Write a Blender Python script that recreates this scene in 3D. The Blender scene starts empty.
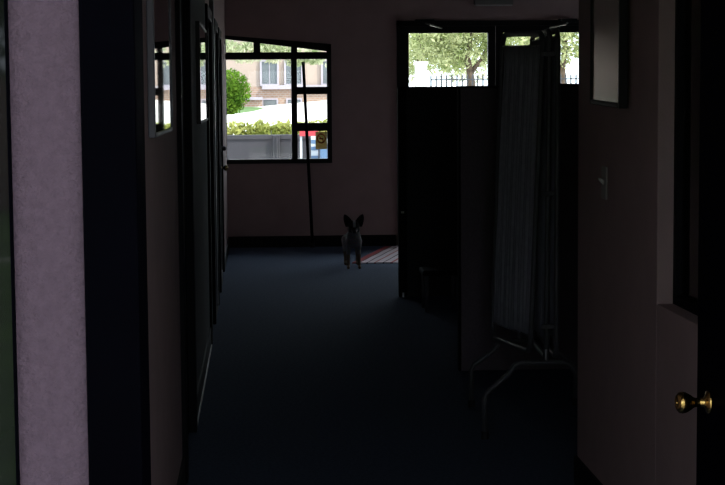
import bpy, bmesh, math, random
import numpy as np
from mathutils import Vector, Matrix
random.seed(7)
rng = np.random.default_rng(11)
PI = math.pi
scn = bpy.context.scene
COL = scn.collection

# ------------------------------------------------------------------ camera
F, CX, CY, EYE = 1690.0, 362.5, 242.5, 1.55
def camera_axes(vx=257.0, vy=97.0, roll=0.013):
    fwd = Vector((vx - CX, vy - CY, F)).normalized()           # world +Y seen in camera coordinates (right, down, forward)
    up = Vector((-math.sin(roll), -math.cos(roll), 0))
    up = (up - up.dot(fwd) * fwd).normalized()
    rt = fwd.cross(up)
    if rt.x < 0: rt = -rt
    return rt, fwd, up
_r, _f, _u = camera_axes()
cam = bpy.data.cameras.new('camera')
cam.sensor_width = 36.0; cam.sensor_fit = 'HORIZONTAL'; cam.lens = F / 725 * 36.0
cam.clip_start = 0.05; cam.clip_end = 600
camo = bpy.data.objects.new('camera', cam); COL.objects.link(camo)
camo.matrix_world = Matrix((( _r.x, -_r.y, -_r.z, 0), (_f.x, -_f.y, -_f.z, 0), (_u.x, -_u.y, -_u.z, EYE), (0, 0, 0, 1)))
scn.camera = camo

# ------------------------------------------------------------------ world, sun, exposure
w = bpy.data.worlds.new('sky'); scn.world = w; w.use_nodes = True
bg = w.node_tree.nodes['Background']
bg.inputs[0].default_value = (0.80, 0.90, 1.0, 1); bg.inputs[1].default_value = 4.0
sun = bpy.data.lights.new('sun', 'SUN'); sun.energy = 7.0; sun.angle = 0.01; sun.color = (1.0, 0.95, 0.86)
suno = bpy.data.objects.new('sun', sun); COL.objects.link(suno)
suno.rotation_euler = Vector((0.62, -0.42, 0.85)).to_track_quat('Z', 'Y').to_euler()
def portal(name, loc, sx, sz, toward):
    l = bpy.data.lights.new(name, 'AREA'); l.shape = 'RECTANGLE'; l.size = sx; l.size_y = sz
    l.cycles.is_portal = True
    o = bpy.data.objects.new(name, l); COL.objects.link(o); o.location = loc
    o.rotation_euler = (-Vector(toward)).to_track_quat('Z', 'Y').to_euler()
portal('window_daylight', (0.24, 17.75, 1.53), 1.1, 1.35, (0, -1, 0))
portal('glass_door_daylight', (2.47, 17.75, 1.16), 2.05, 2.3, (0, -1, 0))
portal('added_window_daylight', (5.4, 16.15, 1.57), .9, .85, (-1, 0, 0))  # portal of the unseen side window added for light
portal('entry_daylight', (.34, 2.2, 1.06), 1.0, 2.12, (0, 1, 0))
scn.view_settings.view_transform = 'Standard'
scn.view_settings.look = 'None'
scn.view_settings.gamma = 1.0
scn.view_settings.use_curve_mapping = False
scn.view_settings.exposure = 0.0
try:
    scn.cycles.max_bounces = 10; scn.cycles.diffuse_bounces = 6; scn.cycles.glossy_bounces = 4
    scn.cycles.transparent_max_bounces = 16
    scn.cycles.sample_clamp_indirect = 4.0
    scn.cycles.caustics_reflective = False; scn.cycles.caustics_refractive = False
except Exception: pass

# ------------------------------------------------------------------ materials
def mat(name, col, rough=0.7, metal=0.0, var=0.0, scale=20.0, bump=0.0, bscale=200.0, spec=0.5):
    m = bpy.data.materials.new(name); m.use_nodes = True
    nt = m.node_tree; b = nt.nodes['Principled BSDF']
    b.inputs['Base Color'].default_value = (*col, 1)
    b.inputs['Roughness'].default_value = rough; b.inputs['Metallic'].default_value = metal
    b.inputs['Specular IOR Level'].default_value = spec
    tc = nt.nodes.new('ShaderNodeTexCoord')
    if var > 0:
        n = nt.nodes.new('ShaderNodeTexNoise'); n.inputs['Scale'].default_value = scale; n.inputs['Detail'].default_value = 4
        r = nt.nodes.new('ShaderNodeValToRGB')
        r.color_ramp.elements[0].position = 0.3; r.color_ramp.elements[1].position = 0.7
        r.color_ramp.elements[0].color = (*[c * (1 - var) for c in col], 1)
        r.color_ramp.elements[1].color = (*[min(1, c * (1 + var)) for c in col], 1)
        nt.links.new(tc.outputs['Object'], n.inputs['Vector']); nt.links.new(n.outputs['Fac'], r.inputs['Fac'])
        nt.links.new(r.outputs['Color'], b.inputs['Base Color'])
    if bump > 0:
        n2 = nt.nodes.new('ShaderNodeTexNoise'); n2.inputs['Scale'].default_value = bscale; n2.inputs['Detail'].default_value = 3
        bp = nt.nodes.new('ShaderNodeBump'); bp.inputs['Strength'].default_value = bump; bp.inputs['Distance'].default_value = 0.01
        nt.links.new(tc.outputs['Object'], n2.inputs['Vector']); nt.links.new(n2.outputs['Fac'], bp.inputs['Height'])
        nt.links.new(bp.outputs['Normal'], b.inputs['Normal'])
    return m

def glass_mat(name, tint=(0.95, 0.97, 0.96)):
    m = bpy.data.materials.new(name); m.use_nodes = True; nt = m.node_tree
    nt.nodes.remove(nt.nodes['Principled BSDF']); out = nt.nodes['Material Output']
    t = nt.nodes.new('ShaderNodeBsdfTransparent'); t.inputs[0].default_value = (*tint, 1)
    g = nt.nodes.new('ShaderNodeBsdfGlossy'); g.inputs['Roughness'].default_value = 0.01
    fr = nt.nodes.new('ShaderNodeFresnel'); fr.inputs['IOR'].default_value = 1.22
    mx = nt.nodes.new('ShaderNodeMixShader')
    nt.links.new(fr.outputs[0], mx.inputs[0]); nt.links.new(t.outputs[0], mx.inputs[1]); nt.links.new(g.outputs[0], mx.inputs[2])
    nt.links.new(mx.outputs[0], out.inputs['Surface'])
    return m

def leaf_mat(name, c1, c2, through=0.45):
    m = bpy.data.materials.new(name); m.use_nodes = True; nt = m.node_tree
    nt.nodes.remove(nt.nodes['Principled BSDF']); out = nt.nodes['Material Output']
    tc = nt.nodes.new('ShaderNodeTexCoord'); n = nt.nodes.new('ShaderNodeTexNoise'); n.inputs['Scale'].default_value = 2.2
    r = nt.nodes.new('ShaderNodeValToRGB'); r.color_ramp.elements[0].position = .35; r.color_ramp.elements[1].position = .65
    r.color_ramp.elements[0].color = (*c1, 1); r.color_ramp.elements[1].color = (*c2, 1)
    d = nt.nodes.new('ShaderNodeBsdfDiffuse'); t = nt.nodes.new('ShaderNodeBsdfTranslucent'); mx = nt.nodes.new('ShaderNodeMixShader')
    mx.inputs[0].default_value = through
    nt.links.new(tc.outputs['Object'], n.inputs['Vector']); nt.links.new(n.outputs['Fac'], r.inputs['Fac'])
    nt.links.new(r.outputs['Color'], d.inputs['Color']); nt.links.new(r.outputs['Color'], t.inputs['Color'])
    nt.links.new(d.outputs[0], mx.inputs[1]); nt.links.new(t.outputs[0], mx.inputs[2]); nt.links.new(mx.outputs[0], out.inputs['Surface'])
    return m

def brick_mat(name, c1, c2, mortar, scale):
    m = bpy.data.materials.new(name); m.use_nodes = True; nt = m.node_tree; b = nt.nodes['Principled BSDF']
    tc = nt.nodes.new('ShaderNodeTexCoord'); mp = nt.nodes.new('ShaderNodeMapping'); mp.inputs['Rotation'].default_value = (PI / 2, 0, 0)
    br = nt.nodes.new('ShaderNodeTexBrick'); br.inputs['Color1'].default_value = (*c1, 1); br.inputs['Color2'].default_value = (*c2, 1)
    br.inputs['Mortar'].default_value = (*mortar, 1); br.inputs['Scale'].default_value = scale; br.inputs['Mortar Size'].default_value = .03
    nt.links.new(tc.outputs['Object'], mp.inputs['Vector']); nt.links.new(mp.outputs[0], br.inputs['Vector'])
    nt.links.new(br.outputs['Color'], b.inputs['Base Color']); b.inputs['Roughness'].default_value = .85
    return m

M = {}
M['carpet'] = mat('navy_carpet', (0.077, 0.102, 0.158), 0.95, var=.25, scale=60, bump=.5, bscale=300, spec=.1)
M['wall'] = mat('pinkish_tan_paint', (0.37, 0.265, 0.262), 0.8, var=.05, scale=6, bump=.12, bscale=120, spec=.2)
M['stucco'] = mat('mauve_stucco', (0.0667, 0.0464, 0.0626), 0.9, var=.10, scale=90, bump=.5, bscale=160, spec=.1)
M['ceiling'] = mat('ceiling_paint', (0.5, 0.47, 0.46), 0.9, var=.03, scale=5, spec=.1)
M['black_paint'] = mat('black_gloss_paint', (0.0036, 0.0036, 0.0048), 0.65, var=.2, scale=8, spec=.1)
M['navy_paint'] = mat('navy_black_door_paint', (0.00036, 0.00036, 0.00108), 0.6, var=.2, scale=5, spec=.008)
M['skirting'] = mat('black_skirting', (0.004, 0.0035, 0.004), 0.6, var=.2, scale=9, spec=.2)
M['black_metal'] = mat('black_aluminium', (0.0048, 0.0048, 0.0054), 0.5, var=.15, scale=10, spec=.25)
M['grey_overlay'] = mat('dark_grey_wall_overlay', (0.11, 0.105, 0.105), 0.85, var=.08, scale=12, spec=.1)
M['brass'] = mat('aged_brass', (0.372, 0.24, 0.078), 0.2, 1.0, var=.15, scale=30)
M['chrome'] = mat('dull_chrome', (0.5, 0.5, 0.53), 0.3, 1.0, var=.08, scale=30)
M['screen_tube'] = mat('grey_enamel_tube', (0.075, 0.075, 0.085), 0.4, 0.0, var=.06, scale=30, spec=.35)
M['alu'] = mat('satin_aluminium', (0.3, 0.29, 0.26), 0.4, 1.0, var=.08, scale=30)
M['rubber'] = mat('black_rubber', (0.01, 0.01, 0.01), 0.8, var=.2, scale=40)
M['curtain'] = mat('grey_screen_fabric', (0.33, 0.33, 0.39), 0.9, var=.12, scale=30, spec=.1)
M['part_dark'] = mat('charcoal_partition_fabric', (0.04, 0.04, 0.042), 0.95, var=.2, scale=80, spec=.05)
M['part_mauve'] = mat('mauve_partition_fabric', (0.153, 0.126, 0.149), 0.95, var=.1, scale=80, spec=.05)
M['frame_grey'] = mat('grey_picture_frame', (0.07, 0.07, 0.0875), 0.4, 0.0, var=.1, scale=20)
M['switch'] = mat('switch_plastic', (0.275, 0.26, 0.24), 0.4, var=.03, scale=20)
M['unit'] = mat('pale_unit_plastic', (0.204, 0.186, 0.174), 0.6, var=.03, scale=20)
M['glass'] = glass_mat('window_glass')
M['print_dark'] = mat('dark_glazed_print', (0.006, 0.006, 0.006), 0.015, var=.5, scale=9, spec=.5)
M['print_reflection'] = mat('reflection_tinted_print', (0.19, 0.13, 0.06), 0.2, var=.25, scale=2.5, spec=.36)  # brown base colour stands in for the tint of a reflection in the glazing
M['dark_glass'] = mat('dark_tinted_glass', (0.006, 0.006, 0.007), 0.03, var=.2, scale=3, spec=.22)
M['paving'] = mat('pale_concrete', (0.62, 0.60, 0.56), 0.9, var=.08, scale=.8)
M['grey_wall'] = mat('grey_painted_wall', (0.0255, 0.0235, 0.030), 0.85, var=.06, scale=3)
M['grass'] = mat('mown_grass', (0.054, 0.114, 0.018), 0.95, var=.4, scale=1.2)
M['peach'] = mat('peach_render', (0.33, 0.253, 0.215), 0.9, var=.06, scale=1)
M['brick'] = brick_mat('red_brick', (0.286, 0.176, 0.127), (0.242, 0.149, 0.105), (0.303, 0.259, 0.231), 2.2)
M['lilac'] = mat('pale_lilac_trim', (0.308, 0.275, 0.314), 0.8, var=.04, scale=2)
M['pane'] = mat('grey_house_pane', (0.099, 0.11, 0.121), 0.25, var=.2, scale=2)
M['roof'] = mat('grey_shingle_roof', (0.0715, 0.066, 0.066), 0.9, var=.3, scale=6)
M['bark'] = mat('brown_bark', (0.088, 0.0605, 0.0413), 0.95, var=.35, scale=9, bump=.6, bscale=20)
M['leaf_a'] = leaf_mat('olive_leaves', (0.145, 0.187, 0.0595), (0.476, 0.493, 0.272))
M['leaf_b'] = leaf_mat('pale_leaves', (0.23, 0.281, 0.136), (0.561, 0.561, 0.408))
M['leaf_c'] = leaf_mat('bright_green_leaves', (0.042, 0.102, 0.012), (0.144, 0.252, 0.03))
M['leaf_d'] = leaf_mat('yellow_green_leaves', (0.18, 0.222, 0.036), (0.468, 0.444, 0.168))
M['iron'] = mat('black_iron', (0.02, 0.02, 0.025), 0.5, var=.2, scale=10)
M['white_stone'] = mat('white_painted_stone', (0.527, 0.508, 0.484), 0.8, var=.04, scale=3)
M['red'] = mat('red_board_paint', (0.384, 0.031, 0.0434), 0.5, var=.05, scale=5)
M['white'] = mat('white_board_paint', (0.434, 0.459, 0.496), 0.5, var=.03, scale=5)
M['blue'] = mat('blue_board_paint', (0.0715, 0.132, 0.231), 0.5, var=.08, scale=5)
M['brown_card'] = leaf_mat('brown_card', (0.31, 0.25, 0.135), (0.36, 0.29, 0.17), .8)
M['sign_red'] = leaf_mat('sign_red_ink', (0.42, 0.048, 0.036), (0.45, 0.054, 0.042), .8)
M['sign_black'] = mat('sign_black_ink', (0.015, 0.013, 0.012), 0.6, var=.08, scale=25)

# ------------------------------------------------------------------ mesh helpers
ABS = {}
class MB:
    def __init__(s): s.v = []; s.f = []
    def add(s, vs, fs):
        n = len(s.v); s.v += [tuple(p) for p in vs]; s.f += [[n + i for i in q] for q in fs]; return s
    def box(s, x0, x1, y0, y1, z0, z1):
        return s.add([(x0,y0,z0),(x1,y0,z0),(x1,y1,z0),(x0,y1,z0),(x0,y0,z1),(x1,y0,z1),(x1,y1,z1),(x0,y1,z1)],
                     [(0,3,2,1),(4,5,6,7),(0,1,5,4),(1,2,6,5),(2,3,7,6),(3,0,4,7)])
    def hexa(s, p):      # eight corners, ordered like box
        return s.add(p, [(0,3,2,1),(4,5,6,7),(0,1,5,4),(1,2,6,5),(2,3,7,6),(3,0,4,7)])
    def prism_y(s, poly, y0, y1):   # polygon in XZ, counter-clockwise seen from -Y
        n = len(poly)
        s.add([(x, y0, z) for x, z in poly] + [(x, y1, z) for x, z in poly],
              [list(range(n)), list(range(2*n-1, n-1, -1))] + [(i, n+i, n+(i+1) % n, (i+1) % n) for i in range(n)])
        return s
    def tube(s, path, r, n=10, closed=False):
        pts = [Vector(p) for p in path]; m = len(pts); rings = []
        rad = r if isinstance(r, (list, tuple)) else [r] * m
        ref = None
        for i, p in enumerate(pts):
            a = pts[(i-1) % m] if (closed or i > 0) else p
            b = pts[(i+1) % m] if (closed or i < m-1) else p
            t = (b - a).normalized()
            if ref is None:
                ref = t.cross(Vector((0.3, 0.9, 0.21)));
                if ref.length < .1: ref = t.cross(Vector((1, 0, 0)))
            u = (ref - ref.dot(t) * t).normalized(); ref = u; vv = t.cross(u)
            rings.append([p + rad[i] * (math.cos(2*PI*k/n) * u + math.sin(2*PI*k/n) * vv) for k in range(n)])
        vs = [q for rr in rings for q in rr]; fs = []
        for i in range(m if closed else m-1):
            j = (i+1) % m
            fs += [(i*n+k, i*n+(k+1) % n, j*n+(k+1) % n, j*n+k) for k in range(n)]
        if not closed: fs += [list(range(n-1, -1, -1)), list(range((m-1)*n, m*n))]
        return s.add(vs, fs)
    def lathe(s, prof, origin, axis, n=28):   # profile of (radius, along)
        ax = Vector(axis).normalized(); u = ax.orthogonal().normalized(); vv = ax.cross(u); o = Vector(origin)
        vs = []; fs = []
        for r, a in prof:
            vs += [o + ax*a + r*(math.cos(2*PI*k/n)*u + math.sin(2*PI*k/n)*vv) for k in range(n)]
        for i in range(len(prof)-1):
            fs += [(i*n+k, i*n+(k+1) % n, (i+1)*n+(k+1) % n, (i+1)*n+k) for k in range(n)]
        fs += [list(range(n-1, -1, -1)), list(range((len(prof)-1)*n, len(prof)*n))]
        return s.add(vs, fs)
    def build(s, name, m, parent=None, bevel=0.0, smooth=False, origin=None):
        a = np.array(s.v)
        if origin is None:
            lo, hi = a.min(0), a.max(0); origin = ((lo[0]+hi[0])/2, (lo[1]+hi[1])/2, lo[2])
        me = bpy.data.meshes.new(name); me.from_pydata([tuple(p) for p in a - np.array(origin)], [], s.f); me.materials.append(m)
        bm = bmesh.new(); bm.from_mesh(me); bmesh.ops.recalc_face_normals(bm, faces=bm.faces); bm.to_mesh(me); bm.free()
        if smooth:
            for p in me.polygons: p.use_smooth = True
        o = bpy.data.objects.new(name, me); COL.objects.link(o)
        place(o, origin, parent)
        if bevel > 0:
            b = o.modifiers.new('bevel', 'BEVEL'); b.width = bevel; b.segments = 2; b.limit_method = 'ANGLE'; b.angle_limit = .7
        return o
def place(o, loc, parent=None):
    ABS[o.name] = tuple(loc)
    if parent is not None:
        o.parent = parent; b = ABS[parent.name]; o.location = tuple(loc[i] - b[i] for i in range(3))
    else: o.location = loc
def tag(o, label, cat, group=None, kind=None):
    o['label'] = label; o['category'] = cat
    if group: o['group'] = group
    if kind: o['kind'] = kind
    return o
def thing(name, loc, label, cat, group=None, kind=None):
    o = bpy.data.objects.new(name, None); COL.objects.link(o); o.empty_display_size = .1; place(o, loc)
    return tag(o, label, cat, group, kind)
def struct(o, label=None, cat=None):
    o['kind'] = 'structure'
    if label: o['label'] = label
    if cat: o['category'] = cat
    return o
def sroot(name, loc, label, cat):
    o = bpy.data.objects.new(name, None); COL.objects.link(o); o.empty_display_size = .1; place(o, loc)
    return struct(o, label, cat)
def arc(c, r, a0, a1, n, plane):      # points of an arc in a plane given by two unit vectors
    e1, e2 = Vector(plane[0]), Vector(plane[1]); c = Vector(c)
    return [c + r*math.cos(a0+(a1-a0)*i/n)*e1 + r*math.sin(a0+(a1-a0)*i/n)*e2 for i in range(n+1)]

# ================================================================== SETTING
XL, XR, YE, YF, CEIL = -0.318, 1.26, 2.25, 17.45, 2.75
EX1 = 5.2      # right side of the big room
struct(MB().box(XL-.12, EX1+.12, YE-.05, YF+.2, -.15, 0).build('floor', M['carpet']), 'dark blue carpet running down the corridor', 'floor')
struct(MB().box(XL-.3, EX1+.3, YE, YF+.2, CEIL, CEIL+.25).build('ceiling', M['ceiling']), 'ceiling over the corridor and waiting room', 'ceiling')
# left wall with four door recesses (near edge, far edge)
LD = [(6.80, 7.80), (10.65, 11.55), (12.65, 13.45), (14.22, 15.05)]
mb = MB(); y = YE + .12
for a, b in LD:
    mb.box(XL-.12, XL, y, a, 0, CEIL); mb.box(XL-.12, XL, a, b, 2.08, CEIL); mb.box(XL-.12, XL-.06, a, b, 0, 2.08); y = b
mb.box(XL-.12, XL, y, YF, 0, CEIL)
struct(mb.build('wall_left', M['wall']), 'long tan left wall of the corridor', 'wall')
# far wall: openings for the raked window and for the double glass doors
WX0, WX1, WZ0, WZL, WZR = -0.318, 0.766, 0.866, 2.18, 2.086
DX0, DX1, DZ = 1.441, 3.49, 2.318
mb = MB()
mb.box(XL-.12, WX0, YF, YF+.2, 0, CEIL)
mb.box(WX0, WX1, YF, YF+.2, 0, WZ0)
mb.prism_y([(WX0, WZL), (WX1, WZR), (WX1, CEIL), (WX0, CEIL)], YF, YF+.2)
mb.box(WX1, DX0, YF, YF+.2, 0, CEIL); mb.box(DX0, DX1, YF, YF+.2, DZ, CEIL); mb.box(DX1, EX1+.12, YF, YF+.2, 0, CEIL)
struct(mb.build('wall_far', M['wall']), 'tan far wall around the window and glass doors', 'wall')
# right wall of the corridor with the recessed inside window
RY0, RY1, RZ0, RZ1 = 3.55, 5.27, 0.885, 2.25
mb = MB()
mb.box(XR, XR+.14, YE+.12, RY0, 0, CEIL); mb.box(XR, XR+.14, RY1, 6.60, 0, CEIL)
mb.box(XR, XR+.14, RY0, RY1, 0, RZ0); mb.box(XR, XR+.14, RY0, RY1, RZ1, CEIL)
struct(mb.build('wall_right', M['wall'], bevel=.004), 'tan right wall of the corridor with recessed inside window', 'wall')
struct(MB().box(XR+.14, EX1, 6.48, 6.60, 0, CEIL).build('wall_return', M['wall']), 'wall turning right beyond the corridor', 'wall')
SY0, SY1, SZ0, SZ1 = 15.7, 16.6, 1.15, 2.0
struct(MB().box(EX1, EX1+.12, YE, SY0, 0, CEIL).box(EX1, EX1+.12, SY1, YF, 0, CEIL).box(EX1, EX1+.12, SY0, SY1, 0, SZ0).box(EX1, EX1+.12, SY0, SY1, SZ1, CEIL).build('wall_side', M['wall']), 'side wall of the waiting room', 'wall')
# entry wall (outside face mauve stucco), door opening and a small window left of it
OX0, OX1, OZ = -0.231, 0.915, 2.12
mb = MB()
mb.box(-.323, OX0, YE, YE+.12, 0, 3.0); mb.box(OX0, OX1, YE, YE+.12, OZ, 3.0); mb.box(OX1, 5.32, YE, YE+.12, 0, 3.0)
mb.box(-1.5, -.323, YE, YE+.12, 0, .7); mb.box(-1.5, -.323, YE, YE+.12, 2.12, 3.0); mb.box(-4.5, -1.5, YE, YE+.12, 0, 3.0)
struct(mb.build('wall_entry', M['stucco']), 'mauve stucco wall beside the entry doorway', 'wall')
# skirting
mb = MB(); y = YE+.12
for a, b in LD: mb.box(XL, XL+.012, y, a-.075, 0, .11); y = b+.075
mb.box(XL, XL+.012, y, YF, 0, .11)
struct(mb.build('baseboard_left', M['skirting']), 'black skirting along the left wall', 'baseboard')
struct(MB().box(XL+.012, DX0-.02, YF-.014, YF, 0, .115).build('baseboard_far', M['skirting']), 'black skirting under the far window', 'baseboard')
struct(MB().box(XR-.012, XR, YE+.14, 6.60, 0, .11).build('baseboard_right', M['skirting']), 'black skirting along the right wall', 'baseboard')
struct(MB().box(XL+.0121, XL+.018, 7.90, 10.5, .0, .012).build('trim_1', M['alu']), 'thin pale metal carpet strip along the left wall', 'trim')
struct(MB().box(XL, XL+.030, 11.63, 11.78, .115, CEIL).build('trim_2', M['frame_grey'], bevel=.003), 'slim upright metal corner strip on the left wall', 'trim')

struct(MB().box(XL, XL+.004, 7.875, 10.575, .115, CEIL).build('trim_4', M['grey_overlay']), 'dark grey wall section between the first two doors on the left', 'trim')  # dark grey layer over the tan wall, darkens the stretch between these doors
# ---- far window: raked top, mullions, panes
win = sroot('window_1', ((WX0+WX1)/2, YF, WZ0), 'black framed far window with sloping top and glazing bars', 'window')
y0, y1 = YF-.02, YF+.06
fr = MB()
def ztop(x): return WZL + (x-WX0)/(WX1-WX0)*(WZR-WZL)
def zgl(x): return 2.14 + (x+.30)/1.02*(2.013-2.14)
fr.box(WX0, WX1, y0, y1, WZ0, .912)
fr.box(.719, WX1, y0, y1, .912, ztop(WX1)-.005)
fr.box(WX0, WX0+.006, y0, y1, .912, 2.14)
fr.prism_y([(WX0, zgl(WX0)), (WX1, zgl(WX1)), (WX1, ztop(WX1)), (WX0, ztop(WX0))], y0, y1)
fr.box(WX0+.006, .719, y0, y1, 1.933, 2.006)
fr.prism_y([(-.030, 2.006), (.040, 2.006), (.040, zgl(.04)), (-.030, zgl(-.03))], y0, y1)
fr.prism_y([(.354, 2.006), (.418, 2.006), (.418, zgl(.418)), (.354, zgl(.354))], y0, y1)
fr.box(.352, .412, y0, y1, .912, 1.933)
fr.box(.412, .719, y0, y1, 1.574, 1.650); fr.box(.412, .719, y0, y1, 1.196, 1.281)
fr.build('frame', M['black_metal'], win)
yg = YF+.03
for (a, b, c, d) in ((-.312, .352, .912, 1.933), (.412, .719, .912, 1.196), (.412, .719, 1.281, 1.574), (.412, .719, 1.650, 1.933)):
    MB().box(a, b, yg, yg+.005, c, d).build('pane', M['glass'], win)
for (a, b) in ((-.312, -.030), (.040, .354), (.418, .719)):
    MB().prism_y([(a, 2.006), (b, 2.006), (b, zgl(b)), (a, zgl(a))], yg, yg+.005).build('pane', M['glass'], win)
struct(MB().box(WX0, WX1, YF+.06, YF+.26, WZ0-.04, WZ0).build('trim_3', M['black_metal']), 'outside sill of the far window', 'trim')

# ---- unseen window added in the side wall to light the far wall and dog
w4 = sroot('added_window_4', (EX1+.06, (SY0+SY1)/2, SZ0), 'unseen window added in the side wall to light the waiting room', 'window')
ym = (SY0+SY1)/2
MB().box(EX1+.03, EX1+.09, SY0, SY0+.05, SZ0, SZ1).box(EX1+.03, EX1+.09, SY1-.05, SY1, SZ0, SZ1).box(EX1+.03, EX1+.09, ym-.03, ym+.03, SZ0, SZ1).box(EX1+.03, EX1+.09, SY0+.05, ym-.03, SZ0, SZ0+.05).box(EX1+.03, EX1+.09, ym+.03, SY1-.05, SZ0, SZ0+.05).box(EX1+.03, EX1+.09, SY0+.05, ym-.03, SZ1-.05, SZ1).box(EX1+.03, EX1+.09, ym+.03, SY1-.05, SZ1-.05, SZ1).build('frame', M['black_metal'], w4)
for a, b in ((SY0+.05, ym-.03), (ym+.03, SY1-.05)): MB().box(EX1+.055, EX1+.061, a, b, SZ0+.05, SZ1-.05).build('pane', M['glass'], w4)
# ---- far double glass doors
dd = sroot('door_1', ((DX0+DX1)/2, YF, 0), 'black framed double glass doors in the far wall', 'door')
y0, y1 = YF-.03, YF+.09
MB().box(DX0, DX0+.055, y0, y1, 0, DZ).box(DX1-.055, DX1, y0, y1, 0, DZ).box(DX0, DX1, y0, y1, DZ-.055, DZ).build('door_frame', M['black_metal'], dd)
def leaf(x0, x1, gx0, gx1, hinge):
    l = MB().box(x0, gx0, YF, YF+.05, .01, 2.262).box(gx1, x1, YF, YF+.05, .01, 2.262).box(gx0, gx1, YF, YF+.05, 2.192, 2.262).box(gx0, gx1, YF, YF+.05, .01, .26)
    lo = l.build('door_leaf', M['black_metal'], dd)
    MB().box(gx0, gx1, YF+.02, YF+.026, .26, 2.192).build('glass', M['glass'], lo)
    s = 1 if hinge == 'l' else -1; hx = gx0 if hinge == 'l' else gx1
    MB().box(*sorted((hx+s*.06, hx+s*.26)), YF-.085, YF-.03, 2.285, 2.33).build('closer', M['black_metal'], lo, bevel=.008)
    MB().tube([(hx+s*.16, YF-.06, 2.29), (hx+s*.2, YF-.2, 2.27), (hx+s*.34, YF-.04, 2.24)], .009, 8).build('closer_arm', M['alu'], lo)
    hx2 = gx1+.03 if hinge == 'l' else gx0-.03
    MB().tube([(hx2, YF, .95), (hx2, YF-.06, .95), (hx2, YF-.06, 1.3), (hx2, YF, 1.3)], .012, 10).build('pull_handle', M['alu'], lo, smooth=True)
leaf(DX0+.057, 2.464, 1.567, 2.387, 'l'); leaf(2.468, DX1-.057, 2.546, 3.366, 'r')

# ---- doors along the left wall
for k, (a, b) in enumerate(LD):
    txt = ['black door nearest the entry on the left wall', 'black door just past the second picture on the left wall',
           'black door in the middle of the left wall', 'black door nearest the far window with small brass knob'][k]
    pr = (.02, .02, .018, .012)[k]
    r = sroot('door_%d' % (k+2), (XL, (a+b)/2, 0), txt, 'door')
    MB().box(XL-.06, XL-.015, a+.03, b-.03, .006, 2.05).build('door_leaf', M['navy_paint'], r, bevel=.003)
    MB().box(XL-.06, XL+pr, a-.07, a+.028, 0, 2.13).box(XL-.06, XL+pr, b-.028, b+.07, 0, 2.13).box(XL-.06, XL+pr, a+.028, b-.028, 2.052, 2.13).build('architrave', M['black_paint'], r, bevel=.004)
    for z in (.25, 1.05, 1.86):
        MB().lathe([(.008, 0), (.008, .09)], (XL-.006, a+.03, z), (0, 0, 1), 12).build('hinge', M['alu'], r, smooth=True)
    for zz in ((.93,) if k == 3 else ()):
        p = [(.027, 0), (.027, .006), (.012, .010), (.011, .03), (.024, .042), (.027, .055), (.02, .066), (.006, .069)]
        MB().lathe(p, (XL-.016, b-.11, zz), (1, 0, 0), 20).build('door_knob', M['brass'], r, smooth=True)
    if k == 3:
        MB().lathe([(.03, 0), (.03, .012), (.02, .02), (.02, .05), (.012, .055)], (XL-.016, b-.11, 1.10), (1, 0, 0), 20).build('deadbolt', M['black_metal'], r, smooth=True)

# ---- entry door: black frame, open leaf with brass knob
ed = sroot('door_6', (.84, YE, 0), 'dark navy entry door standing open at the right with brass knob', 'door')
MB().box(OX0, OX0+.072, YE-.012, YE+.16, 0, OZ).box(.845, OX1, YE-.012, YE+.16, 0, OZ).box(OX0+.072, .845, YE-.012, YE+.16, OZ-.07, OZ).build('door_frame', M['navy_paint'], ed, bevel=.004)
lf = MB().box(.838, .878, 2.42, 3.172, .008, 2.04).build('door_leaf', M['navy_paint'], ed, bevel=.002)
kn = MB().lathe([(.0215, 0), (.0225, .002), (.021, .006), (.013, .009), (.0088, .013), (.0085, .026), (.010, .031), (.0145, .037), (.0195, .046), (.0205, .053), (.019, .059), (.014, .063), (.012, .0635), (.011, .062), (.004, .062)], (.838, 3.077, .975), (-1, 0, 0), 40).build('door_knob', M['brass'], lf, smooth=True)
MB().lathe([(.0035, 0), (.0035, .0025), (.002, .003)], (.7765, 3.077, .975), (-1, 0, 0), 16).build('lock_button', M['brass'], kn, smooth=True)
MB().box(.845, .872, 3.172, 3.1745, .92, 1.02).build('latch_plate', M['brass'], lf)

# ---- dark window left of the entry doorway
w2 = sroot('window_2', (-.91, YE, .7), 'dark window at the far left beside the stucco strip', 'window')
MB().box(-.327, -.323, YE-.01, YE+.10, .7, 2.12).box(-1.5, -1.476, YE-.01, YE+.10, .7, 2.12).box(-1.476, -.327, YE-.01, YE+.10, .7, .74).box(-1.476, -.327, YE-.01, YE+.10, 2.08, 2.12).build('frame', M['navy_paint'], w2, bevel=.001)
MB().box(-1.476, -.327, YE+.015, YE+.021, .74, 2.08).build('pane', M['dark_glass'], w2)
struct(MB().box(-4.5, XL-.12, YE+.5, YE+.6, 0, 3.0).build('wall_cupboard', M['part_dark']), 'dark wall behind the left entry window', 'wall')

# ---- inside window in the right wall
w3 = sroot('window_3', (XR+.07, (RY0+RY1)/2, RZ0), 'black framed inside window recessed in the right wall', 'window')
wx0, wx1 = XR+.052, XR+.10
MB().box(wx0, wx1, RY1-.03, RY1, RZ0, RZ1).box(wx0, wx1, RY0, RY0+.03, RZ0, RZ1).box(wx0, wx1, RY0+.03, RY1-.03, RZ0, RZ0+.03).box(wx0, wx1, RY0+.03, RY1-.03, RZ1-.03, RZ1).build('frame', M['black_paint'], w3)
MB().box(wx0+.022, wx0+.027, RY0+.03, RY1-.03, RZ0+.03, RZ1-.03).build('pane', M['glass'], w3)

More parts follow.
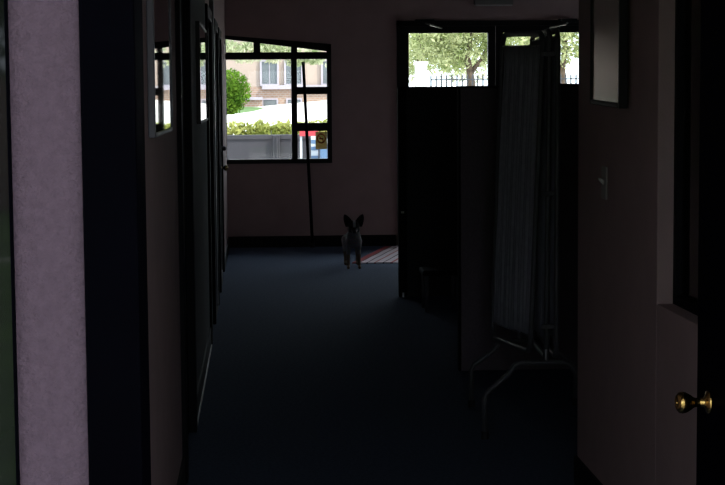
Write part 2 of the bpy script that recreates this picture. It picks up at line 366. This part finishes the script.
# ---- porch the photograph is taken from
tag(MB().box(-3.2, -.25, -11.5, -.6, -.02, .03).build('lawn', M['grass']), 'unseen strip of lawn added behind the camera to darken the left window reflection', 'lawn', kind='stuff')  # unseen dark grass, added to keep the left window's reflection dark
struct(MB().box(-14, 14, -12, YE, -.2, 0).build('ground_porch', M['paving']), 'concrete porch floor', 'ground')
struct(MB().box(-4.8, 5.6, -1.3, YE, 3.0, 3.25).build('ceiling_porch', M['ceiling']), 'porch roof over the entry', 'ceiling')

# ================================================================== THINGS IN THE CORRIDOR
def picture(name, ya, yb, z0, z1, face, wallx, label, printm, framem, depth=.022, bar=.025, turn=0.0, ztilt=0.0):
    s = face                                     # +1: hangs on the left wall and faces +X
    t = thing(name, (wallx, (ya+yb)/2, z0), label, 'picture')
    xs = sorted((wallx, wallx + s*depth)); xg = sorted((wallx, wallx + s*depth*.8))
    f = MB().box(*xs, ya, ya+bar, z0, z1).box(*xs, yb-bar, yb, z0, z1).box(*xs, ya+bar, yb-bar, z0, z0+bar).box(*xs, ya+bar, yb-bar, z1-bar, z1)
    f.build('picture_frame', framem, t, bevel=.003)
    MB().box(*xg, ya+bar, yb-bar, z0+bar, z1-bar).build('glazed_print', printm, t)
    t.rotation_euler = (turn, 0, ztilt); t.location.x -= abs(math.sin(ztilt))*(yb-ya)/2*1.05
    return t
picture('framed_picture', 4.97, 5.98, 1.433, 1.97, 1, XL, 'framed picture with reflecting glass nearest the entry on the left wall', M['print_dark'], M['frame_grey'], bar=.014)
picture('framed_picture', 8.85, 10.1, 1.412, 1.945, 1, XL, 'framed picture between the first two black doors on the left wall', M['print_dark'], M['black_metal'], depth=.026, bar=.016)
picture('framed_picture', 5.64, 6.22, 1.508, 2.06, -1, XR, 'dark framed picture with reflection-tinted print on the right wall above the switch', M['print_reflection'], M['black_metal'], depth=.03, bar=.018, turn=.022, ztilt=math.radians(-1.5))
t = thing('light_switch', (XR, 6.07, 1.17), 'pale light switch on the right wall below the picture', 'light switch')
MB().box(XR-.008, XR, 6.03, 6.11, 1.17, 1.29).build('switch_plate', M['switch'], t, bevel=.003)
MB().hexa([(XR-.008, 6.064, 1.222), (XR-.026, 6.066, 1.240), (XR-.026, 6.074, 1.240), (XR-.008, 6.076, 1.222),
           (XR-.008, 6.064, 1.240), (XR-.026, 6.066, 1.250), (XR-.026, 6.074, 1.250), (XR-.008, 6.076, 1.240)]).build('toggle', M['switch'], t)
tag(MB().box(XL, XL+.04, 13.72, 13.92, 1.56, 1.83).build('wall_plaque', M['black_metal'], bevel=.004), 'small black plaque on the left wall next to the far window', 'plaque')
t = thing('wall_unit', (2.44, YF, 2.465), 'pale box unit high on the wall above the glass doors', 'wall unit')
MB().box(2.24, 2.638, YF-.09, YF, 2.475, 2.66).build('casing', M['unit'], t, bevel=.006)
MB().box(2.25, 2.628, YF-.085, YF-.005, 2.465, 2.475).build('bottom_cover', M['ceiling'], t)

# ---- leaning pole
t = thing('window_pole', (.565, 17.35, 0), 'long thin dark pole leaning against the far window', 'pole')
MB().tube([(.552, 17.355, .03), (.515, 17.385, .95), (.478, 17.412, 1.885)], .0165, 12).build('shaft', M['black_paint'], t, smooth=True)
MB().tube([(.553, 17.353, 0), (.552, 17.355, .05)], [.024, .021], 12).build('rubber_foot', M['rubber'], t)
MB().tube([(.478, 17.412, 1.88), (.476, 17.413, 1.905)], [.019, .017], 12).build('end_cap', M['rubber'], t)

# ---- striped rug
RA = math.radians(14.5)
def rug_pt(u, v, z):      # u across to the right, v away from the camera
    return (.862 + u*math.cos(RA*.35) + v*math.sin(RA), 15.62 - u*math.sin(RA*.35) + v*math.cos(RA), z)
M['rug'] = bpy.data.materials.new('striped_rug'); M['rug'].use_nodes = True
nt = M['rug'].node_tree; b = nt.nodes['Principled BSDF']; b.inputs['Roughness'].default_value = .95; b.inputs['Specular IOR Level'].default_value = .1
uvn = nt.nodes.new('ShaderNodeUVMap'); sx = nt.nodes.new('ShaderNodeSeparateXYZ'); rp = nt.nodes.new('ShaderNodeValToRGB'); rp.color_ramp.interpolation = 'CONSTANT'
stripes = [(0, (.42, .09, .10)), (.045, (.14, .10, .12)), (.058, (.72, .60, .66)), (.10, (.16, .12, .14)), (.112, (.70, .60, .65)), (.155, (.45, .18, .19)), (.17, (.72, .62, .67)), (.215, (.14, .10, .12)),
           (.23, (.70, .60, .65)), (.27, (.45, .14, .15)), (.29, (.72, .62, .67)), (.335, (.14, .10, .12)), (.35, (.72, .62, .67)), (.42, (.45, .15, .16)), (.45, (.72, .62, .67)), (.56, (.14, .1, .12)), (.58, (.7, .6, .65)), (.70, (.45, .15, .15)), (.74, (.7, .6, .65)), (.93, (.42, .09, .10))]
el = rp.color_ramp.elements
el[0].position = 0; el[0].color = (*stripes[0][1], 1); el[1].position = stripes[1][0]; el[1].color = (*stripes[1][1], 1)
for p, c in stripes[2:]: e = el.new(p); e.color = (*c, 1)
nz = nt.nodes.new('ShaderNodeTexNoise'); nz.inputs['Scale'].default_value = 60; tcn = nt.nodes.new('ShaderNodeTexCoord')
mxn = nt.nodes.new('ShaderNodeMixRGB'); mxn.blend_type = 'MULTIPLY'; mxn.inputs[0].default_value = .12
nt.links.new(uvn.outputs[0], sx.inputs[0]); nt.links.new(sx.outputs['X'], rp.inputs[0]); nt.links.new(rp.outputs[0], mxn.inputs[1])
nt.links.new(tcn.outputs['Object'], nz.inputs['Vector']); nt.links.new(nz.outputs['Color'], mxn.inputs[2]); nt.links.new(mxn.outputs[0], b.inputs['Base Color'])
RW, RL, n = 1.3, 1.74, 20
vs = []; fs = []; uv = []
for lay, z in ((0, 0.0), (1, .009)):
    for i in range(n+1):
        for j in range(n+1):
            vs.append(rug_pt(RW*i/n, RL*j/n, z + (0.0015*math.sin(i*1.7+j*.9) if lay else 0))); uv.append((i/n, j/n))
N = (n+1)**2; ix = lambda l, i, j: l*N + i*(n+1) + j
for i in range(n):
    for j in range(n):
        fs.append((ix(1,i,j), ix(1,i+1,j), ix(1,i+1,j+1), ix(1,i,j+1))); fs.append((ix(0,i,j), ix(0,i,j+1), ix(0,i+1,j+1), ix(0,i+1,j)))
for i in range(n):
    fs += [(ix(0,i,0), ix(0,i+1,0), ix(1,i+1,0), ix(1,i,0)), (ix(0,i+1,n), ix(0,i,n), ix(1,i,n), ix(1,i+1,n)),
           (ix(0,0,i+1), ix(0,0,i), ix(1,0,i), ix(1,0,i+1)), (ix(0,n,i), ix(0,n,i+1), ix(1,n,i+1), ix(1,n,i))]
rg = MB(); rg.v = vs; rg.f = fs
rug = rg.build('rug', M['rug']); tag(rug, 'red and pale striped rug on the blue carpet before the glass doors', 'rug')
ul = rug.data.uv_layers.new(name='UVMap')
for lp in rug.data.loops: ul.data[lp.index].uv = uv[lp.vertex_index]

# ---- partition panels
def partition(x0, x1, yc, h, label, fab, post0):
    t = thing('partition_panel', ((x0+x1)/2, yc, 0), label, 'partition', 'partition panels before the glass doors')
    MB().box(x0+post0, x1-.03, yc-.022, yc+.022, .002, h-.012).build('fabric_panel', fab, t, bevel=.006)
    MB().box(x0, x0+post0, yc-.03, yc+.03, 0, h).build('post', M['black_paint'], t, bevel=.01)
    MB().box(x1-.03, x1, yc-.03, yc+.03, 0, h).build('post', M['black_paint'], t, bevel=.01)
    MB().box(x0+post0, x1-.03, yc-.026, yc+.026, h-.012, h).build('top_rail', M['black_paint'], t)
    return t
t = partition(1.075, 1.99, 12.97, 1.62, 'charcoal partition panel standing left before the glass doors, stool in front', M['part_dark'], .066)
MB().box(1.103, 1.115, 12.925, 12.945, 0, .035).build('foot_glide', M['chrome'], t)
MB().box(1.095, 1.118, 12.925, 12.94, .65, .665).build('clip', M['alu'], t)
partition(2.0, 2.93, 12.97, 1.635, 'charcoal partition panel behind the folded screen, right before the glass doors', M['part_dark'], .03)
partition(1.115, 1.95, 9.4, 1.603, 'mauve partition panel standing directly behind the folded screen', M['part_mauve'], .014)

# ---- low stool
t = thing('low_stool', (1.31, 12.15, 0), 'low black stool on the carpet before the charcoal partition', 'stool')
MB().box(1.17, 1.45, 12.0, 12.3, .26, .30).build('seat', M['black_paint'], t, bevel=.012)
for x in (1.20, 1.42):
    for yy in (12.03, 12.27):
        MB().tube([(x, yy, 0), (x, yy, .262)], .013, 10).build('leg', M['frame_grey'], t, smooth=True)

# ---- folded privacy screen on arched feet
sc_ = thing('privacy_screen', (1.28, 7.9, 0), 'folded three panel privacy screen with pleated grey curtains on arched tube feet', 'screen')
def corner_pt(c, u, v):
    TN, TF, BN, BF = [Vector(q) for q in c]
    top = TN.lerp(TF, u); bot = BN.lerp(BF, u); return bot.lerp(top, v)
def screen_panel(c, ph, vt=.962):
    L = (Vector(c[0]) - Vector(c[1])).length; Hh = (Vector(c[0]) - Vector(c[2])).length; r = .065; path = []
    for (cu, cv, a0) in ((r, Hh-r, PI/2), (r, r, PI), (L-r, r, 1.5*PI), (L-r, Hh-r, 0)):
        for i in range(7):
            a = a0 + PI/2*i/6; path.append(corner_pt(c, (cu + r*math.cos(a))/L, (cv + r*math.sin(a))/Hh))
    fo = MB().tube(path, .0125, 10, closed=True).build('panel_frame', M['screen_tube'], sc_, smooth=True)
    n, mrow = 150, 14; mb = MB(); vs = []; fs = []
    nx = (Vector(c[1])-Vector(c[0])).cross(Vector(c[2])-Vector(c[0])).normalized()
    for j in range(mrow+1):
        for i in range(n+1):
            u = .035 + .93*i/n; v = .05 + (vt-.05)*j/mrow
            p = corner_pt(c, u, v)
            amp = .008*(1 - .5*abs(2*j/mrow-1)**4)
            q = p + nx*(amp*math.sin(i/n*2*PI*13 + ph + .35*math.sin(j*.35+i*.05)) + .003*math.sin(i*.21+j*.4))
            vs.append(q)
    for j in range(mrow):
        for i in range(n): a = j*(n+1)+i; fs.append((a, a+1, a+n+2, a+n+1))
    mb.add(vs, fs); cu = mb.build('curtain', M['curtain'], sc_, smooth=True)
    so = cu.modifiers.new('thick', 'SOLIDIFY'); so.thickness = .0012
    for v in (.05, vt):
        MB().tube([corner_pt(c, .012, v), corner_pt(c, .5, v), corner_pt(c, .988, v)], .004, 8).build('curtain_rod', M['chrome'], fo, smooth=True)
    return fo
screen_panel(((1.272, 7.49, 1.822), (1.212, 8.31, 1.846), (1.216, 7.49, .395), (1.157, 8.31, .345)), 0)
screen_panel(((1.302, 7.50, 1.835), (1.352, 8.29, 1.835), (1.290, 7.50, .365), (1.340, 8.29, .345)), 1, .985)
screen_panel(((1.334, 7.47, 1.835), (1.392, 8.28, 1.835), (1.330, 7.47, .37), (1.384, 8.28, .37)), 2, .985)
for (yy, cx, hw, a) in ((7.50, 1.272, .262, .345), (8.29, 1.312, .262, .33)):
    half = [(-hw, 0), (-hw-.002, .185), (-hw+.012, .212), (-hw+.11, a-.05), (-hw+.135, a-.012), (-hw+.165, a), (-.04, a)]
    path = [(cx+x, yy, z) for x, z in half] + [(cx-x, yy, z) for x, z in reversed(half)]
    ft = MB().tube(path, .0125, 12).build('foot', M['screen_tube'], sc_, smooth=True)
    for s in (-1, 1):
        MB().tube([(cx+s*hw, yy, 0), (cx+s*hw, yy, .035)], [.018, .0165], 12).build('rubber_tip', M['rubber'], ft)
    MB().tube([(1.29, yy, a), (1.29, yy, a+.06)], .009, 10).build('socket', M['chrome'], ft)
for z in (1.72, 1.1, .5):
    MB().box(1.262, 1.345, 7.468, 7.482, z, z+.022).build('hinge_clip', M['screen_tube'], sc_, bevel=.003)

# ---- dog
def dog():
    t_loc = (.852, 15.10, 0)
    # chains of (x, y, z, radius); the overlapping volumes are fused into one skin
    chains = [[(0, .42, .262, .056), (0, .27, .262, .062), (0, .12, .262, .074), (0, .05, .262, .074)],
              [(0, .06, .245, .064), (0, .10, .242, .066)],
              [(0, .05, .285, .068), (0, .01, .33, .054), (0, -.02, .375, .054)],
              [(0, -.03, .395, .050), (0, -.045, .378, .046)],
              [(0, -.05, .368, .036), (0, -.10, .350, .026), (0, -.125, .346, .019)],
              [(.030, -.028, .366, .030), (-.030, -.028, .366, .030)],
              [(0, .45, .285, .022), (0, .54, .23, .015), (0, .60, .21, .008)]]
    for q in (-1, 1):
        chains += [[(q*.038, .06, .245, .042), (q*.046, .058, .180, .022), (q*.049, .055, .085, .0155), (q*.050, .045, .022, .016), (q*.051, .012, .014, .015)],
                   [(q*.045, .40, .235, .050), (q*.055, .36, .155, .030), (q*.055, .43, .088, .0165), (q*.055, .415, .022, .017), (q*.056, .385, .014, .016)]]
    bm = bmesh.new()
    for ch in chains:
        for p, q in zip(ch, ch[1:]):
            d = (Vector(p[:3])-Vector(q[:3])).length; k = max(2, int(d/(.35*min(p[3], q[3]))))
            for i in range(k+1):
                u = i/k; c = Vector(p[:3]).lerp(Vector(q[:3]), u)
                bmesh.ops.create_icosphere(bm, subdivisions=2, radius=p[3]*(1-u)+q[3]*u, matrix=Matrix.Translation(c))
    for s in (-1, 1):       # large upright ears: cupped leaf shapes
        rows = []
        for i in range(11):
            k = i/10; wd = .037*(1-k**2.2)**.75 + .003; c = Vector((s*(.034+.048*k), -.012+.010*k, .392+.103*k))
            ring = []
            for a in range(12):
                th = 2*PI*a/12
                ring.append(bm.verts.new(c + Vector((math.cos(th)*wd, .010*math.sin(th) - .016*(math.cos(th)**2)*(1-k) + .008, -s*math.cos(th)*wd*.30))))
            rows.append(ring)
        fcs = []
        for i in range(10):
            for a in range(12): fcs.append(bm.faces.new((rows[i][a], rows[i][(a+1) % 12], rows[i+1][(a+1) % 12], rows[i+1][a])))
        fcs.append(bm.faces.new(rows[0][::-1])); fcs.append(bm.faces.new(rows[-1]))
        bmesh.ops.recalc_face_normals(bm, faces=fcs)
    m3 = bpy.data.meshes.new('dog'); bm.to_mesh(m3); bm.free()
    tmp = bpy.data.objects.new('dog_tmp', m3); COL.objects.link(tmp)
    rm = tmp.modifiers.new('remesh', 'REMESH'); rm.mode = 'VOXEL'; rm.voxel_size = .0042
    cs = tmp.modifiers.new('smooth', 'SMOOTH'); cs.factor = .5; cs.iterations = 5
    dg = bpy.context.evaluated_depsgraph_get(); dg.update(); body = bpy.data.meshes.new_from_object(tmp.evaluated_get(dg)); body.name = 'dog'
    bpy.data.objects.remove(tmp)
    zmin = min(v.co.z for v in body.vertices)
    for v in body.vertices: v.co.z -= zmin
    for p in body.polygons: p.use_smooth = True
    mt = bpy.data.materials.new('dog_coat'); mt.use_nodes = True; nt = mt.node_tree; b = nt.nodes['Principled BSDF']; b.inputs['Roughness'].default_value = .85
    b.inputs['Specular IOR Level'].default_value = .2
    ca = nt.nodes.new('ShaderNodeVertexColor'); ca.layer_name = 'coat'
    nz = nt.nodes.new('ShaderNodeTexNoise'); nz.inputs['Scale'].default_value = 90; tc = nt.nodes.new('ShaderNodeTexCoord')
    mx = nt.nodes.new('ShaderNodeMixRGB'); mx.blend_type = 'MULTIPLY'; mx.inputs[0].default_value = .8
    nt.links.new(tc.outputs['Object'], nz.inputs['Vector']); nt.links.new(ca.outputs[0], mx.inputs[1]); nt.links.new(nz.outputs['Color'], mx.inputs[2]); nt.links.new(mx.outputs[0], b.inputs['Base Color'])
    body.materials.clear(); body.materials.append(mt)
    at = body.color_attributes.new('coat', 'FLOAT_COLOR', 'POINT')
    for i, v in enumerate(body.vertices):       # coat markings: grey body, black face mask and ears, tan lower legs, pale blaze
        x, yy, z = v.co
        c = (.30, .275, .265) if abs(x) < .058 else (.55, .49, .46)
        if z < .13: c = (.34, .23, .15)
        if z > .335 and yy < .06: c = (.045, .04, .038)
        if abs(x) > .045 and .33 < z < .385: c = (.36, .31, .29)
        if z > .385 and yy < .0 and abs(x) < .011: c = (.65, .62, .6)
        if yy < -.08 and abs(x) > .014 and z < .36: c = (.26, .22, .2)
        at.data[i].color = (*c, 1)
    d = bpy.data.objects.new('dog', body); COL.objects.link(d); place(d, t_loc)
    tag(d, 'small grey dog with large upright ears standing on carpet facing the camera', 'dog')
    for s in (-1, 1):
        MB().lathe([(.001, -.007), (.005, -.005), (.007, 0), (.005, .005), (.001, .007)], (t_loc[0]+s*.026, t_loc[1]-.078, .386), (0, 1, 0), 12).build('eye', M['print_dark'], d, smooth=True)
    MB().lathe([(.003, -.008), (.010, -.005), (.012, 0), (.010, .006), (.004, .010)], (t_loc[0], t_loc[1]-.143, .350), (0, 1, 0), 14).build('nose', M['rubber'], d, smooth=True)
    return d
dog()

# ================================================================== OUTSIDE, BEYOND THE FAR WALL
GZ = .93
mb = MB()
mb.box(-14, 30, YF+.2, 23.0, -.2, -.01)
struct(mb.build('ground_court', M['paving']), 'paved court outside the far wall', 'ground')
def gz(x, y): return GZ + .06*max(0, min(1, (y-60)/30)) + max(0, x+.6)*.085*max(0, min(1, (y-45)/45))*(1 if x < 6 else 6.6/(x+.6))
nx_, ny_ = 40, 30; mb = MB(); vs = []; fs = []
for j in range(ny_+1):
    for i in range(nx_+1):
        x = -30 + 80*i/nx_; yy = 23.25 + (180-23.25)*(j/ny_)**1.5; vs.append((x, yy, gz(x, yy)))
for j in range(ny_):
    for i in range(nx_): a = j*(nx_+1)+i; fs.append((a, a+1, a+nx_+2, a+nx_+1))
mb.add(vs, fs); struct(mb.build('ground_terrace', M['paving']), 'sunlit pale concrete ground above the grey wall', 'ground')
gr = MB(); P = [(-9, 61), (-.9, 61), (-.2, 68), (.35, 79), (-.3, 88.4), (-9, 88.4)]
gr.add([(x, yy, gz(x, yy)+.03) for x, yy in P] + [(x, yy, gz(x, yy)-.2) for x, yy in P], [list(range(6)), list(range(11, 5, -1))] + [(i, (i+1) % 6, 6+(i+1) % 6, 6+i) for i in range(6)])
tag(gr.build('lawn', M['grass']), 'strip of green grass before the brick building', 'lawn', kind='stuff')
# grey retaining wall
t = thing('retaining_wall', (0, 23, -.01), 'low grey painted wall outside under the hedge', 'wall')
MB().box(-14, 12, 23.0, 23.25, -.01, .98).build('wall_body', M['grey_wall'], t)
MB().box(-14, 12, 22.98, 23.27, .98, 1.035).build('coping', M['grey_wall'], t)
MB().box(.205, .30, 22.93, 23.0, -.01, 1.035).build('pier', M['grey_wall'], t, bevel=.01)
MB().tube([(.262, 22.91, 0), (.262, 22.91, 1.03)], .010, 8).build('downpipe', M['grey_wall'], t)

def leaves(blobs, n, size, name, m, parent=None, flat=.6):
    vs = []; fs = []; tot = sum(b[6] if len(b) > 6 else b[3]*b[4]*b[5] for b in blobs)
    for b in blobs:
        k = max(1, int(n * (b[6] if len(b) > 6 else b[3]*b[4]*b[5]) / tot))
        d = rng.normal(size=(k, 3)); d /= np.linalg.norm(d, axis=1)[:, None]; rr = rng.random(k)**(1/2.2)
        c = np.array(b[:3]) + d*rr[:, None]*np.array(b[3:6])
        a1 = rng.normal(size=(k, 3)); a1 /= np.linalg.norm(a1, axis=1)[:, None]
        a2 = np.cross(a1, rng.normal(size=(k, 3))); a2 /= np.linalg.norm(a2, axis=1)[:, None]
        s = size*(.6+.8*rng.random(k))[:, None]
        for p in np.stack([c-a1*s, c-a2*s*flat*.6, c+a1*s, c+a2*s*flat*.6], 1):
            i = len(vs); vs += [tuple(q) for q in p]; fs.append((i, i+1, i+2, i+3))
    mb = MB(); mb.v = vs; mb.f = fs
    return mb.build(name, m, parent)
# hedge on the wall
h = leaves([(x, 23.6, 1.05, .32, .22, .17) for x in np.arange(-6, 7, .22)], 15000, .055, 'hedge', M['leaf_d'])
tag(h, 'low yellow green hedge along the top of the grey wall', 'hedge')
# round bush
t = thing('bush', (-.95, 60, GZ), 'round clipped green bush before the brick building', 'bush')
leaves([(-.98, 60, 1.75, .78, .7, .80), (-1.3, 60, 1.5, .8, .7, .7)], 7000, .07, 'foliage', M['leaf_c'], t)
MB().tube([(-1.0, 60, GZ-.05), (-1.0, 60, 1.6)], [.08, .05], 8).build('stem', M['bark'], t)

# apartment building
t = thing('building', (1.5, 94, GZ), 'peach rendered building with brick base and pale trimmed windows', 'building')
MB().box(-14, 7.2, 90, 98, 2.06, 8.5).build('upper_wall', M['peach'], t)
MB().box(-14, 7.2, 89.92, 97.9, .6, 2.06).build('brick_base', M['brick'], t)
MB().box(.27, 7.3, 89.7, 89.92, 1.95, 2.16).build('ledge', M['lilac'], t)
MB().box(-14.1, .27, 88.8, 89.92, .6, 1.40).build('porch_base', M['brick'], t)
MB().box(-14.1, .30, 88.6, 89.92, 1.40, 1.55).build('ledge', M['lilac'], t)
for (a, b_, c, d) in ((.27, 1.07, 2.23, 3.40), (1.55, 2.35, 2.23, 3.40), (3.5, 4.3, 2.23, 3.40), (-3.5, -2.7, 2.23, 3.40), (.27, 1.07, 4.9, 6.2), (1.55, 2.35, 4.9, 6.2)):
    f = MB().box(a-.10, a, 89.86, 90, c-.1, d+.1).box(b_, b_+.10, 89.86, 90, c-.1, d+.1).box(a, b_, 89.86, 90, d, d+.1).box(a, b_, 89.86, 90, c-.1, c).build('window', M['lilac'], t)
    MB().box(a, b_, 89.95, 90, c, d).build('pane', M['pane'], f)
    MB().box((a+b_)/2-.02, (a+b_)/2+.02, 89.93, 89.95, c, d).build('bar', M['lilac'], f)
for (a, b_) in ((.33, 1.03), (1.62, 2.3)):
    f = MB().box(a-.08, b_+.08, 89.84, 89.92, 1.40, 1.47).box(a-.08, a, 89.84, 89.92, 1.0, 1.40).box(b_, b_+.08, 89.84, 89.92, 1.0, 1.40).build('basement_window', M['lilac'], t)
    MB().box(a, b_, 89.88, 89.92, 1.0, 1.40).build('pane', M['pane'], f)
f = MB().box(-1.62, -1.16, 88.72, 88.8, 1.0, 1.36).build('basement_window', M['lilac'], t)
MB().box(-1.56, -1.22, 88.70, 88.72, 1.04, 1.32).build('pane', M['pane'], f)
MB().prism_y([(-14.4, 8.5), (7.6, 8.5), (4, 11), (-11, 11)], 89.6, 98.4).build('roof', M['roof'], t)

# trees
def tree(loc, trunk, blobs, n, size, lm, label, group='trees outside beyond the grey wall'):
    t = thing('tree', loc, label, 'tree', group)
    tr = MB().tube(trunk[0][0], trunk[0][1], 10)
    for p, r in trunk[1:]: tr.tube(p, r, 8)
    tr.build('trunk', M['bark'], t, smooth=True)
    leaves(blobs, n, size, 'foliage', lm, t)
# left tree hanging over the window view
tree((-2.6, 44, GZ), [([(-2.6, 44, GZ-.1), (-2.55, 44, 2.4), (-2.3, 44, 4.2)], [.2, .16, .1]), ([(-2.5, 44, 2.6), (-1, 44, 3.3), (1.2, 44, 3.2)], [.08, .05, .02])],
     [(-2, 44, 4.6, 2.4, 2, 1.6), (.2, 44, 3.15, 1.5, 1.2, .62), (1.6, 44, 2.95, .9, .9, .62), (.0, 44, 2.76, .8, .5, .22, 1.2), (-.25, 44, 2.55, .42, .4, .13, .5), (.55, 44, 2.72, .6, .5, .2, .9), (1.0, 44, 2.48, .28, .3, .16, .4), (1.5, 44, 2.56, .3, .3, .22, .5), (-.9, 44, 2.85, .5, .5, .2, .8), (.42, 44, 2.5, .18, .2, .1, .15)], 9000, .06, M['leaf_b'],
     'pale leafy tree hanging over the far window view')
# trees seen through the glass doors
tree((5.42, 43, GZ), [([(5.40, 43, GZ-.1), (5.46, 43, 1.9), (5.36, 43, 2.5), (5.55, 43, 3.6)], [.13, .10, .08, .05]), ([(5.42, 43, 2.1), (5.75, 43, 2.5), (6.0, 43, 3.1)], [.07, .05, .03]), ([(5.4, 43, 2.3), (4.9, 43, 2.7), (4.5, 43, 3.2)], [.05, .035, .02])],
     [(5.4, 43, 3.3, 1.3, 1, .75), (4.5, 43, 2.95, .9, .8, .5), (5.0, 42.6, 2.55, .45, .5, .28), (6.2, 43.2, 2.85, .7, .8, .5), (5.8, 42.8, 2.5, .3, .3, .25), (4.9, 42.6, 2.32, .5, .4, .2), (4.4, 43, 2.6, .4, .4, .3)], 4600, .075, M['leaf_a'],
     'tree with bare trunk seen through the left glass door')
tree((5.0, 52, GZ), [([(5.03, 52, GZ-.1), (5.0, 52, 2.4), (5.1, 52, 4)], [.14, .11, .08])],
     [(5.0, 52, 3.3, 1.2, 1.2, 1.0), (5.9, 51.5, 2.55, .8, .8, .4), (5.3, 52, 4.4, 2, 1.6, 1), (4.7, 51.6, 2.5, .3, .4, .4), (6.7, 52, 2.9, .6, .6, .5)], 4400, .09, M['leaf_a'], 'tree behind the white gate pier outside the left glass door')
tree((8.4, 60, GZ), [([(8.4, 60, GZ-.1), (8.4, 60, 2.8), (8.2, 60, 4.4)], [.18, .14, .08])],
     [(6.6, 60, 3.6, 2.4, 1.6, 1.2), (7.4, 60, 2.6, 1.2, 1, .6), (5.4, 60, 2.5, .9, 1, .5)], 3800, .11, M['leaf_b'], 'pale tree farther back behind the iron fence')
tree((8.4, 46, GZ), [([(8.5, 46, GZ-.1), (8.35, 46, 2.2), (8.5, 46, 4)], [.11, .08, .05])],
     [(8.2, 46, 3.2, 1.1, 1, .9), (7.4, 46, 3.2, .9, .8, .55), (8.1, 46, 2.5, .5, .5, .35), (6.6, 46, 3.3, .7, .6, .5)], 4200, .08, M['leaf_a'], 'green tree seen through the right glass door')
# fence, pier, notice board
t = thing('iron_fence', (7.5, 42, GZ), 'black iron picket fence outside beyond the glass doors', 'fence')
MB().box(4.3, 12, 41.985, 42.015, 1.93, 1.96).box(4.3, 12, 41.985, 42.015, 1.12, 1.15).build('rail', M['iron'], t)
pk = MB()
for x in np.arange(4.32, 12, .13): pk.box(x-.02, x+.02, 41.99, 42.01, GZ, 2.02).add([(x-.022, 41.985, 2.02), (x+.022, 41.985, 2.02), (x+.022, 42.015, 2.02), (x-.022, 42.015, 2.02), (x, 42, 2.09)], [(0, 1, 4), (1, 2, 4), (2, 3, 4), (3, 0, 4), (0, 3, 2, 1)])
pk.build('pickets', M['iron'], t)
t = thing('gate_pier', (4.07, 42, GZ), 'white stone gate pier at the left end of the iron fence', 'pier')
MB().box(3.93, 4.21, 41.86, 42.14, GZ-.05, 2.32).build('shaft', M['white_stone'], t, bevel=.01)
MB().box(3.90, 4.24, 41.83, 42.17, 2.32, 2.39).build('cap', M['white_stone'], t, bevel=.015)
t = thing('notice_board', (.66, 22.4, -.01), 'red topped white and blue striped board before the grey wall', 'board')
x0, x1 = .555, .80
MB().box(x0, x1, 22.40, 22.43, 1.03, 1.10).build('header_board', M['red'], t)
MB().box(x0+.15, x1, 22.40, 22.43, .55, 1.03).build('board', M['white'], t)
for z in (.60, .72, .84, .93): MB().box(x0+.15, x1, 22.395, 22.40, z, z+.05).build('stripe', M['blue'], t)
for x in (x0+.02, x1-.02): MB().box(x-.015, x+.015, 22.43, 22.46, -.01, 1.10).build('post', M['white'], t)
t = thing('blue_bin', (1.02, 22.3, -.01), 'dusty blue box bin outside behind the window sign', 'bin')
MB().box(.82, 1.24, 22.1, 22.5, .05, .93).build('body', M['blue'], t, bevel=.02)
MB().box(.80, 1.26, 22.08, 22.52, .93, .99).build('lid', M['white'], t, bevel=.02)
for x in (.88, 1.18): MB().lathe([(.05, 0), (.05, .05)], (x-.025, 22.3, .045), (1, 0, 0), 14).build('wheel', M['rubber'], t)
# prohibition sign on the window
t = thing('window_sign', (.655, YF+.03, 1.01), 'brown sign with red no smoking ring on the lower right pane', 'sign')
MB().box(.598, .716, YF+.026, YF+.0295, 1.008, 1.188).build('card', M['brown_card'], t)
MB().tube([(.657 + .040*math.cos(2*PI*k/28), YF+.0245, 1.118 + .046*math.sin(2*PI*k/28)) for k in range(28)], .006, 8, closed=True).build('ring', M['sign_red'], t)
MB().tube([(.657-.028, YF+.0245, 1.118+.032), (.657+.028, YF+.0245, 1.118-.032)], .005, 8).build('slash', M['sign_red'], t)
MB().box(.635, .679, YF+.0245, YF+.026, 1.112, 1.124).build('symbol', M['sign_black'], t)

# ================================================================== BEHIND THE CAMERA (seen only in the glass at the far left)
struct(MB().box(-30, 30, -40, -12, -.3, -.05).build('ground_front', M['grass']), 'lawn before the entry porch', 'ground')
tree((-3.4, -14, -.05), [([(-3.4, -14, -.1), (-3.3, -14, 2), (-3.4, -14, 4)], [.18, .14, .08])], [(-3.0, -14, 3.4, 2.2, 1.6, 1.7), (-2.2, -13.5, 2.2, 1.0, .9, .6)], 2500, .13, M['leaf_c'], 'green tree mirrored in the window at the far left', 'trees before the porch')
tag(MB().box(-14, 6, -20.3, -20, -.05, 1.9).build('garden_wall', M['brick']), 'orange brick wall mirrored in the window at the far left', 'wall')
